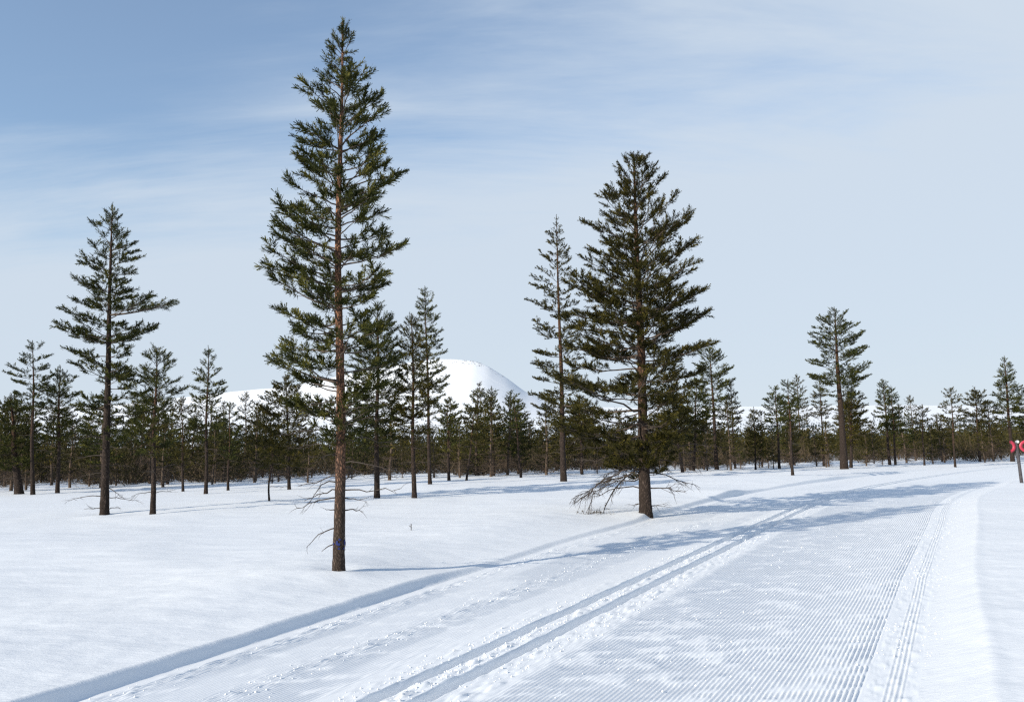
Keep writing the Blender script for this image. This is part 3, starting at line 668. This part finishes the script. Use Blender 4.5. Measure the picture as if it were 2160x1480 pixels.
# --- pines of the middle distance, each its own shape
def shape(pb, pt, y_low, wl, wr, kind):
    top = pt[1]; span = y_low - top
    K = {'cone': [(0, .04), (.12, .30), (.35, .58), (.65, .86), (.85, 1.0), (1, .62)],
         'slim': [(0, .08), (.08, .30), (.25, .62), (.55, .90), (.8, 1.0), (1, .55)],
         'round': [(0, .15), (.08, .50), (.25, .80), (.5, 1.0), (.8, .95), (1, .55)],
         'flat': [(0, .22), (.06, .55), (.2, .85), (.45, 1.0), (.75, .8), (1, .5)]}[kind]
    return [(top + u * span, wl * f, wr * f) for u, f in K]
MID = [
 # label, base, top, lowest foliage y, half width left/right, kind, trunk half px, seed, material, extras
 ('tall thin pine just left of the broad pine, its crown leaning and open', (1189, 1015), (1174, 453), 905, 82, 48, 'slim', 6.0, 31, M_NEEDLE2, dict(gapp=.22, dz=.42)),
 ('short dark pine right of the left-hand tall pine, its trunk foot in open snow', (322, 1084), (331, 731), 960, 56, 58, 'round', 5.6, 32, M_NEEDLE, dict(dz=.3)),
 ('thin pine near the left edge with an open see-through top', (69, 1043), (69, 716), 880, 62, 32, 'flat', 4.2, 33, M_NEEDLE, dict(gapp=.28)),
 ('dark bushy pine between the left edge pine and the tall left pine', (121, 1041), (127, 774), 930, 42, 42, 'round', 4.0, 34, M_NEEDLE, {}),
 ('heavy dark pine with a thick trunk at the left edge', (40, 1042), (22, 838), 985, 60, 70, 'round', 8.5, 35, M_NEEDLE, dict(dz=.3)),
 ('upright pine standing alone midway between the tall left pine and the tallest pine', (434, 1041), (440, 730), 930, 44, 46, 'cone', 3.8, 36, M_NEEDLE, dict(gapp=.1)),
 ('small slim pine close right of the upright lone pine', (481, 1034), (485, 846), 965, 20, 26, 'slim', 2.6, 37, M_NEEDLE, {}),
 ('dark dense pine right behind the tallest pine', (795, 1050), (797, 638), 945, 66, 62, 'round', 5.6, 38, M_NEEDLE, dict(dz=.28, per=6.5)),
 ('olive pine second to the right behind the tallest pine', (874, 1050), (868, 658), 940, 44, 46, 'slim', 4.8, 39, M_NEEDLE2, dict(dz=.28, per=6)),
 ('very slender spire-topped pine to the right behind the tallest pine', (907, 1021), (896, 602), 860, 30, 40, 'slim', 3.8, 40, M_NEEDLE, dict(dz=.34)),
 ('bushy olive pine whose foliage shows left of the tallest trunk', (610, 1032), (604, 790), 975, 62, 60, 'round', 3.4, 41, M_NEEDLE2, dict(dz=.28)),
 ('little crooked pine with a thin bent stem and tufts hanging near the snow', (568, 1056), (572, 872), 985, 52, 52, 'flat', 1.8, 42, M_NEEDLE2, dict(wob=.10)),
 ('dark pine with rounded head below the left shoulder of the snowy peak', (947, 1013), (943, 838), 945, 26, 26, 'flat', 3.0, 43, M_NEEDLE, {}),
 ('conical pine standing in front of the snowy peak', (1041, 1003), (1037, 814), 935, 26, 28, 'cone', 3.2, 44, M_NEEDLE, {}),
 ('thin pointed pine in front of the right foot of the snowy peak', (1099, 1007), (1083, 838), 905, 16, 22, 'cone', 2.4, 45, M_NEEDLE, {}),
 ('small leaning pine just left of the conical pine below the peak', (984, 1013), (1003, 852), 935, 24, 22, 'flat', 2.2, 46, M_NEEDLE2, {}),
 ('open dark pine directly right of the broad pine', (1512, 990), (1497, 728), 880, 46, 46, 'flat', 4.4, 47, M_NEEDLE, dict(gapp=.15)),
 ('slender greyish pine second right of the broad pine', (1551, 988), (1541, 804), 900, 16, 20, 'cone', 2.2, 48, M_NEEDLE3, {}),
 ('bushy pine showing through the right lower limbs of the broad pine', (1440, 996), (1408, 790), 940, 40, 36, 'round', 3.2, 49, M_NEEDLE2, {}),
 ('low green cone-shaped pine between the broad pine and the lone big pine', (1594, 990), (1590, 858), 965, 18, 26, 'cone', 2.0, 50, M_NEEDLE2, dict(dz=.3)),
 ('dense pine left of the pale thin trunk in the right half', (1644, 988), (1635, 813), 915, 24, 22, 'round', 3.0, 51, M_NEEDLE, {}),
 ('little pine with a pale thin trunk standing forward on the snow at right', (1672, 1002), (1661, 799), 890, 26, 34, 'cone', 3.0, 52, M_NEEDLE, dict(dz=.42)),
 ('big lone pine with a heavy trunk and layered crown in the right half', (1781, 989), (1760, 647), 845, 62, 66, 'round', 8.0, 53, M_NEEDLE, dict(gapp=.18, dz=.36)),
 ('dark pine close behind the trunk of the big lone pine', (1795, 986), (1796, 818), 935, 34, 34, 'round', 3.4, 54, M_NEEDLE2, dict(dz=.3)),
 ('thin pale half-bare pine left behind the big lone pine', (1738, 983), (1729, 802), 880, 28, 20, 'cone', 2.4, 55, M_NEEDLE3, dict(gapp=.4)),
 ('taller of the twin pines right of the big lone pine', (1877, 980), (1862, 798), 905, 26, 20, 'cone', 3.0, 56, M_NEEDLE, {}),
 ('shorter right one of the twin pines right of the big lone pine', (1889, 980), (1879, 812), 910, 16, 26, 'cone', 2.4, 57, M_NEEDLE, {}),
 ('small thin pine against the white plateau between the twin pines and the trail marker', (1950, 981), (1944, 853), 905, 18, 22, 'cone', 1.9, 58, M_NEEDLE3, dict(gapp=.2)),
 ('narrow greyish pine against the white plateau left of the trail marker', (2015, 985), (2005, 816), 905, 22, 26, 'slim', 2.2, 59, M_NEEDLE3, dict(gapp=.1)),
 ('rounded greyish pine second left of the trail marker', (2067, 973), (2056, 819), 910, 24, 28, 'flat', 2.6, 60, M_NEEDLE3, {}),
 ('tall pointed pine rising behind the red trail marker', (2136, 973), (2118, 749), 895, 30, 32, 'cone', 4.0, 61, M_NEEDLE, {}),
 ('pine cut by the right edge of the picture behind the red marker', (2172, 972), (2160, 816), 910, 22, 26, 'round', 3.2, 62, M_NEEDLE, {}),
 ('small pine with low foliage left of the lone upright pine', (386, 1036), (383, 835), 980, 26, 26, 'round', 2.6, 63, M_NEEDLE2, {}),
 ('bushy pine low at the right foot of the broad pine crown', (1463, 992), (1470, 795), 930, 34, 30, 'round', 3.0, 64, M_NEEDLE, {}),
 ('olive pine behind the thin open pine, hidden partly by the broad crown', (1228, 1000), (1222, 830), 955, 44, 40, 'round', 2.6, 65, M_NEEDLE2, {}),
]
for (lab, pb, pt, ylow, wl, wr, kind, rpx, seed, mat, ex) in MID:
    P0 = hit(*pb); d = depth(P0)
    nn = int(np.clip(600 / d, 10, 26)); tl = 0.185 + d * 0.0015
    kw = dict(dz=0.33, per=5.4, tl=tl, nn=nn, wid=min(0.040 * 24 / nn, 0.085), side_gap=0.115 + d * 0.0003, bare=0.20, wob=0.03, e_low=-8, e_top=56, sub=0.45, upturn=26)
    kw.update(ex)
    root, _, _, axis, rad, h, m, rs = pine(lab, None, pb, pt, shape(pb, pt, ylow, wl, wr, kind), seed, mat=mat, r_px=rpx, orange=(0.1, 0.9) if kind != 'slim' else (0.0, 0.7), **kw)
    # bare grey limbs below the crown: part of the same trunk's wood
    nd = 9 if d < 60 else 6
    zt = (pb[1] - ylow) / (pb[1] - pt[1]) * h
    for q in range(nd):
        z = zt * rs.uniform(0.35, 1.15); az = rs.random() * 6.28
        dead_branch(root.children[0], axis(z), az, (wl + wr) / 2 * m * rs.uniform(0.4, 0.9), R(rs.uniform(-5, 15)), R(rs.uniform(-25, 5)), rs, 0.010, 4, 0.3)

# --- pines of the forest band behind: eight grown shapes, copied
def band_tree(seed, h, mat):
    rs0 = np.random.default_rng(seed)
    zl = h * rs0.uniform(0.10, 0.34); wd = h * rs0.uniform(0.15, 0.23)
    prof = [(zl, .5 * wd, .5 * wd), (zl + .2 * (h - zl), wd, wd), (zl + .55 * (h - zl), .8 * wd, .75 * wd), (zl + .85 * (h - zl), .4 * wd, .45 * wd), (h, .06 * wd, .06 * wd)]
    axis, rad, br, (TP, TD, TS), rs = grow(seed, h, (rs0.normal(0, .12), rs0.normal(0, .12)), prof, zl, dz=0.40, per=5.2, tl=0.30, nn=6, wid=0.12, r0=0.04 + 0.008 * h, side_gap=0.19, bare=0.2, wob=0.04, sub=0.45, upturn=24)
    V, F, zz_ = trunk_mesh(axis, rad, h, 6, 18, rs)
    parts = [(V, F)]; S = [[], [], [], []]
    for b in br:
        parts.append(tube(b[0][::2], b[1][::2] * 1.3, 3))
    for q in range(60):                                   # bare dead limbs down to the snow
        z = zl * rs.uniform(0.12, 1.1); az = rs.random() * 6.28; L = wd * rs.uniform(0.35, 1.0); o = axis(z)
        e = o + np.array([math.cos(az) * L, math.sin(az) * L, L * rs.uniform(-.35, .15)])
        S[0].append(o); S[1].append(e); S[2].append(0.012); S[3].append(0.006)
        for s in (.5, .8):
            p = o + (e - o) * s; S[0].append(p); S[1].append(p + rs.normal(0, .16, 3) * (L + .3)); S[2].append(0.008); S[3].append(0.004)
    parts.append(sticks(*S, 3))
    bv, bf = join(parts)
    nv, nf, nt_ = needles(TP, TD, TS, 6, 0.12, rs)
    r = empty('pine_tree', (0, 0, 0))
    mesh_obj('trunk', bv, bf, M_FARBARK, r, True); mesh_obj('crown', nv, nf, mat, r, False, nt_)
    return r
protos = [band_tree(200 + i, hh, mt) for i, (hh, mt) in enumerate([(5.2, M_NEEDLE3), (6.0, M_NEEDLE2), (6.8, M_NEEDLE3), (7.4, M_NEEDLE2), (5.6, M_NEEDLE), (8.2, M_NEEDLE3), (4.6, M_NEEDLE2), (6.4, M_NEEDLE3)])]
heights = [5.2, 6.0, 6.8, 7.4, 5.6, 8.2, 4.6, 6.4]
used = [False] * len(protos)
rb = np.random.default_rng(77)
taken = []
def trail_t(x, y): return (float(xref(y)) - x) / float(sec(y))
count = 0
BAND = [(215, 'left of the long-limbed tall pine'), (432, 'between the long-limbed tall pine and the upright lone pine'), (718, 'between the upright lone pine and the tallest pine'),
        (945, 'between the tallest pine and the snowy peak'), (1180, 'below the snowy peak and its right foot'), (1345, 'behind the left half of the broad pine'), (1655, 'between the broad pine and the pale thin trunk'),
        (1775, 'between the pale thin trunk and the big lone pine'), (2000, 'right of the big lone pine'), (9999, 'behind the red trail marker')]
tries = 0
while count < 255 and tries < 4000:
    tries += 1
    px = rb.uniform(-170, 2330)
    front = hit(px, 1036 - px * 0.0295)
    d0 = depth(front); dd = d0 * (1.0 + 1.25 * rb.random() ** 1.9)
    dr = ray(px, 955); x = dr[0] / dr[1] * dd; y = dd
    t = trail_t(x, y)
    if y < 92 and -5.5 < t < 3.5: continue
    if any((x - a) ** 2 + (y - b) ** 2 < 1.6 for a, b in taken): continue
    taken.append((x, y)); count += 1
    hor = 955 - 0.02 * (px - 1080)
    ht = (hor - (rb.uniform(815, 895) if rb.random() < (0.5 if px < 560 or 1190 < px < 1500 else 0.28) else rb.uniform(880, 935)) + 0.02 * (1080 - px) * 0.0) / FPX * dd + 1.35
    if rb.random() < 0.06: ht *= 1.2
    k = int(np.argmin([abs(hh - ht) + rb.uniform(0, 2.0) for hh in heights]))
    src = protos[k]
    if used[k]:
        r = src.copy(); C.objects.link(r)
        for ch in src.children:
            c = ch.copy(); C.objects.link(c); c.parent = r
    else:
        r = src; used[k] = True
    s = ht / heights[k]
    r.location = (x, y, float(Hxy(np.array([x]), np.array([y]), False)[0])); r.rotation_euler = (0, 0, rb.random() * 6.28); r.scale = (s * rb.uniform(.85, 1.15),) * 2 + (s,)
    where = next(wd for lim, wd in BAND if px < lim)
    tag(r, 'small forest band pine ' + where, 'pine tree', 'forest band pines ' + where)
for k, u in enumerate(used):
    if not u:
        for ch in list(protos[k].children): bpy.data.objects.remove(ch)
        bpy.data.objects.remove(protos[k])

# --- the wood that reads as one mass behind the band, and the bare brush between the trunks
n = 3300
y = 88 + 300 * rng.random(n) ** 1.2; x = (rng.random(n) * 2 - 1) * 0.80 * y
P = np.stack([x, y, Hxy(x, y, False) - 0.1], -1); hh = 1.5 + y * 0.030 * (0.25 + 0.75 * rng.random(n) ** 1.3) * (0.7 + 0.7 * fbm(x / 14, y / 40, 323, 2))
tp = []; td = []; ts = []
for i in range(n):
    q = 15; u = rng.random(q) ** 0.8
    a = rng.random(q) * 6.28; rr = hh[i] * 0.17 * (1 - u) * rng.uniform(0.3, 1.1, q)
    tp.append(np.stack([P[i, 0] + rr * np.cos(a), P[i, 1] + rr * np.sin(a), P[i, 2] + hh[i] * (0.18 + 0.80 * u)], -1)); td.append(np.stack([np.cos(a), np.sin(a), 0.5 + 0 * a], -1)); ts.append(np.full(q, 0.70))
tp = np.concatenate(tp); td = np.concatenate(td); ts = np.concatenate(ts)
v, f, tn = needles(tp, td, ts, 6, 0.18, rng)
tag(mesh_obj('distant_forest', v, f, M_NEEDLE3, None, False, tn), 'dark mass of pine forest closing the view behind the snowfield', None, None, 'stuff')
_gx = np.linspace(-260, 2420, 60); _gd = np.array([depth(hit(q, 1034 - q * 0.0295)) for q in _gx])
def band_points(n, a, b):
    pxs = rng.uniform(-260, 2420, n)
    y = np.interp(pxs, _gx, _gd) * (a + 0.16 * (1 + fbm(pxs / 70, 0 * pxs, 301, 3) * 1.6) + b * rng.random(n) ** 1.4); x = y * (pxs - PX) / FPX
    tq = (xref(y) - x) / sec(y); ok = (y > 95) | (tq > 4) | (tq < -6); x = x[ok]; y = y[ok]
    return np.stack([x, y, Hxy(x, y, False) - 0.05], -1)
# young pines too many and too mixed to tell apart
P = band_points(2500, 1.03, 1.0); n = len(P); hh = (1.0 + 3.0 * rng.random(n) ** 1.5) * (0.9 + 0.7 * fbm(P[:, 0] / 5, P[:, 1] / 9, 311, 2)); _k = vn(P[:, 0] / 4, P[:, 1] / 8, 317) + rng.uniform(-.8, .8, n) > -0.35; P = P[_k]; hh = hh[_k]; n = len(P)
q = 16; u = rng.random((n, q)) ** 0.8; a = rng.random((n, q)) * 6.28; rr = (0.30 + hh[:, None] * 0.17) * (1 - 0.85 * u) * rng.uniform(0.3, 1.15, (n, q))
tp = np.stack([P[:, None, 0] + rr * np.cos(a), P[:, None, 1] + rr * np.sin(a), P[:, None, 2] + hh[:, None] * (0.12 + 0.84 * u)], -1).reshape(-1, 3)
td = np.stack([np.cos(a), np.sin(a), 0.6 + 0 * a], -1).reshape(-1, 3)
v, f, tn = needles(tp, td, np.full(len(tp), 0.36), 9, 0.085, rng)
tag(mesh_obj('young_pines', v, f, M_NEEDLE3, None, False, np.clip(tn - .1, 0, 1)), 'low young pines filling the gaps between the trunks', None, None, 'stuff')
P = np.repeat(band_points(9500, 1.05, 1.0), 6, 0); k = len(P)
P = P + rng.normal(0, .35, P.shape) * [1, 1, 0] + np.stack([0 * P[:, 0], 0 * P[:, 0], 0.9 * rng.random(k) ** 2], -1)
e = P + np.stack([rng.normal(0, .6, k), rng.normal(0, .6, k), rng.normal(0.7, 0.6, k) * (1 + 0.8 * vn(P[:, 0] / 6, P[:, 1] / 10, 331))], -1); e[:, 2] = np.maximum(e[:, 2], P[:, 2] - 0.1)
sd = np.cross(e - P, rng.normal(0, 1, P.shape)); sd = sd / np.linalg.norm(sd, axis=1, keepdims=True) * 0.024
lo = P + (e - P) * 0.02
v = np.stack([lo - sd, lo + sd, e], 1).reshape(-1, 3)
tag(mesh_obj('undergrowth', v, np.arange(len(v)).reshape(-1, 3), M_BRUSH, None, False), 'bare brown brush between the trunks of the forest', None, None, 'stuff')

# ------------------------------------------------------------------ trail marker at the right edge
P = hit(2155, 1018); d = ray(2143, 930); T = CAM + d * (P[1] / d[1]); hp = T[2] - P[2]; lx = T[0] - P[0]
mk = empty('trail_marker', P); tag(mk, 'red cross trail marker on a leaning dark post at the right edge', 'trail marker')
q = np.linspace(0, 1, 8); pp = np.stack([lx * q, 0 * q, -0.3 + (hp + 0.3) * q], -1); pp[:, 0] = lx * (pp[:, 2] / hp)
v, f = tube(pp, np.full(8, 0.062) - 0.006 * q, 10, 1 + 0.05 * np.random.default_rng(5).standard_normal((8, 10)))
cap = np.array([[v[-10 + i] for i in range(10)]])[0]
v = np.concatenate([v, [pp[-1] + [0, 0, 0.008]]]); nv_ = len(v) - 1
ft = np.array([(nv_ - 10 + i, nv_ - 10 + (i + 1) % 10, nv_) for i in range(10)])
mesh_obj('post', v, [f, ft], M_POST, mk, True)
sx = 1 / FPX * depth(P)
for s in (-1, 1):                                        # two bent red arms back to back
    n = 17; a = np.linspace(R(-76), R(76), n); r1, r2 = 0.285, 0.165
    cx = lx + s * 0.35; cz = hp - 0.20; vv = []
    for th in a:
        for rr, dy in ((r1, -0.075), (r2, -0.075), (r2, -0.055), (r1, -0.055)):
            vv.append([cx - s * rr * math.cos(th), dy - 0.05 * (1 - math.cos(th)), cz + 0.84 * rr * math.sin(th)])
    vv = np.array(vv); ff = []
    for i in range(n - 1):
        for k in range(4): ff.append((i * 4 + k, i * 4 + (k + 1) % 4, i * 4 + 4 + (k + 1) % 4, i * 4 + 4 + k))
    ff += [(0, 1, 2, 3), ((n - 1) * 4 + 3, (n - 1) * 4 + 2, (n - 1) * 4 + 1, (n - 1) * 4)]
    mesh_obj('cross_arm', vv, np.array(ff), M_RED, mk)
th = np.arange(16) * math.pi / 8
vv = np.concatenate([[[lx + 0.052 * math.cos(a), dy, hp - 0.02 + 0.052 * math.sin(a)] for a in th] for dy in (-0.105, -0.055)] + [[[lx, -0.112, hp - 0.02]]])
ff = [(i, (i + 1) % 16, 16 + (i + 1) % 16, 16 + i) for i in range(16)]
mesh_obj('reflector', vv, [np.array(ff), np.array([(i, (i + 1) % 16, 32) for i in range(16)])], M_WHITE, mk)

# ------------------------------------------------------------------ a twig in the snow, crumbs of snow
P = hit(867, 1118); d = ray(867, 1106); T = CAM + d * (P[1] / d[1]); ht = T[2] - P[2] + 0.02
rs = np.random.default_rng(4)
v, f = join([tube(np.array([[0, 0, -.1], [.004, 0, ht * .5], [-.002, .002, ht]]), [0.009, 0.008, 0.005], 6), sticks([[.003, 0, ht * .45], [0, 0, ht * .7], [0, 0, ht * .55]], [[-.035, 0, ht * .75], [.018, 0, ht * .95], [-.03, .01, ht * .6]], [.006] * 3, [.003] * 3, 4)])
tw = mesh_obj('dead_twig', v, f, M_DEAD); tw.location = P
tag(tw, 'small dead twig sticking up from the open snow right of the tallest pine', 'twig')

ico = np.array([(1, 0, 0), (-1, 0, 0), (0, 1, 0), (0, -1, 0), (0, 0, 1), (0, 0, -1)], float)
icf = np.array([(0, 2, 4), (2, 1, 4), (1, 3, 4), (3, 0, 4), (2, 0, 5), (1, 2, 5), (3, 1, 5), (0, 3, 5)])
rc = np.random.default_rng(15)
n = 9000
zone = rc.choice(8, n, p=[.20, .14, .13, .16, .08, .12, .07, .10])
tcent = np.array([-0.155, -0.50, 0.14, 0.98, 1.85, -3.05, -3.3, -1.8])[zone]; tsd = np.array([.05, .10, .06, .11, .06, .13, .08, .7])[zone]
t = tcent + rc.normal(0, 1, n) * tsd; y = 4.2 * np.exp(rc.random(n) * 1.75)
clus = vn(t * 1.5, y * 1.1, 99) + rc.random(n) * 0.9 > 0.25; t = t[clus]; y = y[clus]; n = len(t)
x = xref(y) - from_norm(t, y) * sec(y); z = Hxy(x, y)
r = 0.0025 + 0.0085 * rc.random(n) ** 3.0
V = ico[None] * r[:, None, None] * rc.uniform(0.6, 1.3, (n, 6, 1)) + np.stack([x, y, z + r * 0.3], -1)[:, None]
F = (icf[None] + (np.arange(n) * 6)[:, None, None]).reshape(-1, 3)
tag(mesh_obj('snow_crumbs', V.reshape(-1, 3), F, plain_mat('crumb_snow', (0.79, 0.805, 0.82), (0.82, 0.835, 0.85), 5, 1.0, 0.0), None, True), 'loose crumbs of snow along the ski tracks', None, None, 'stuff')
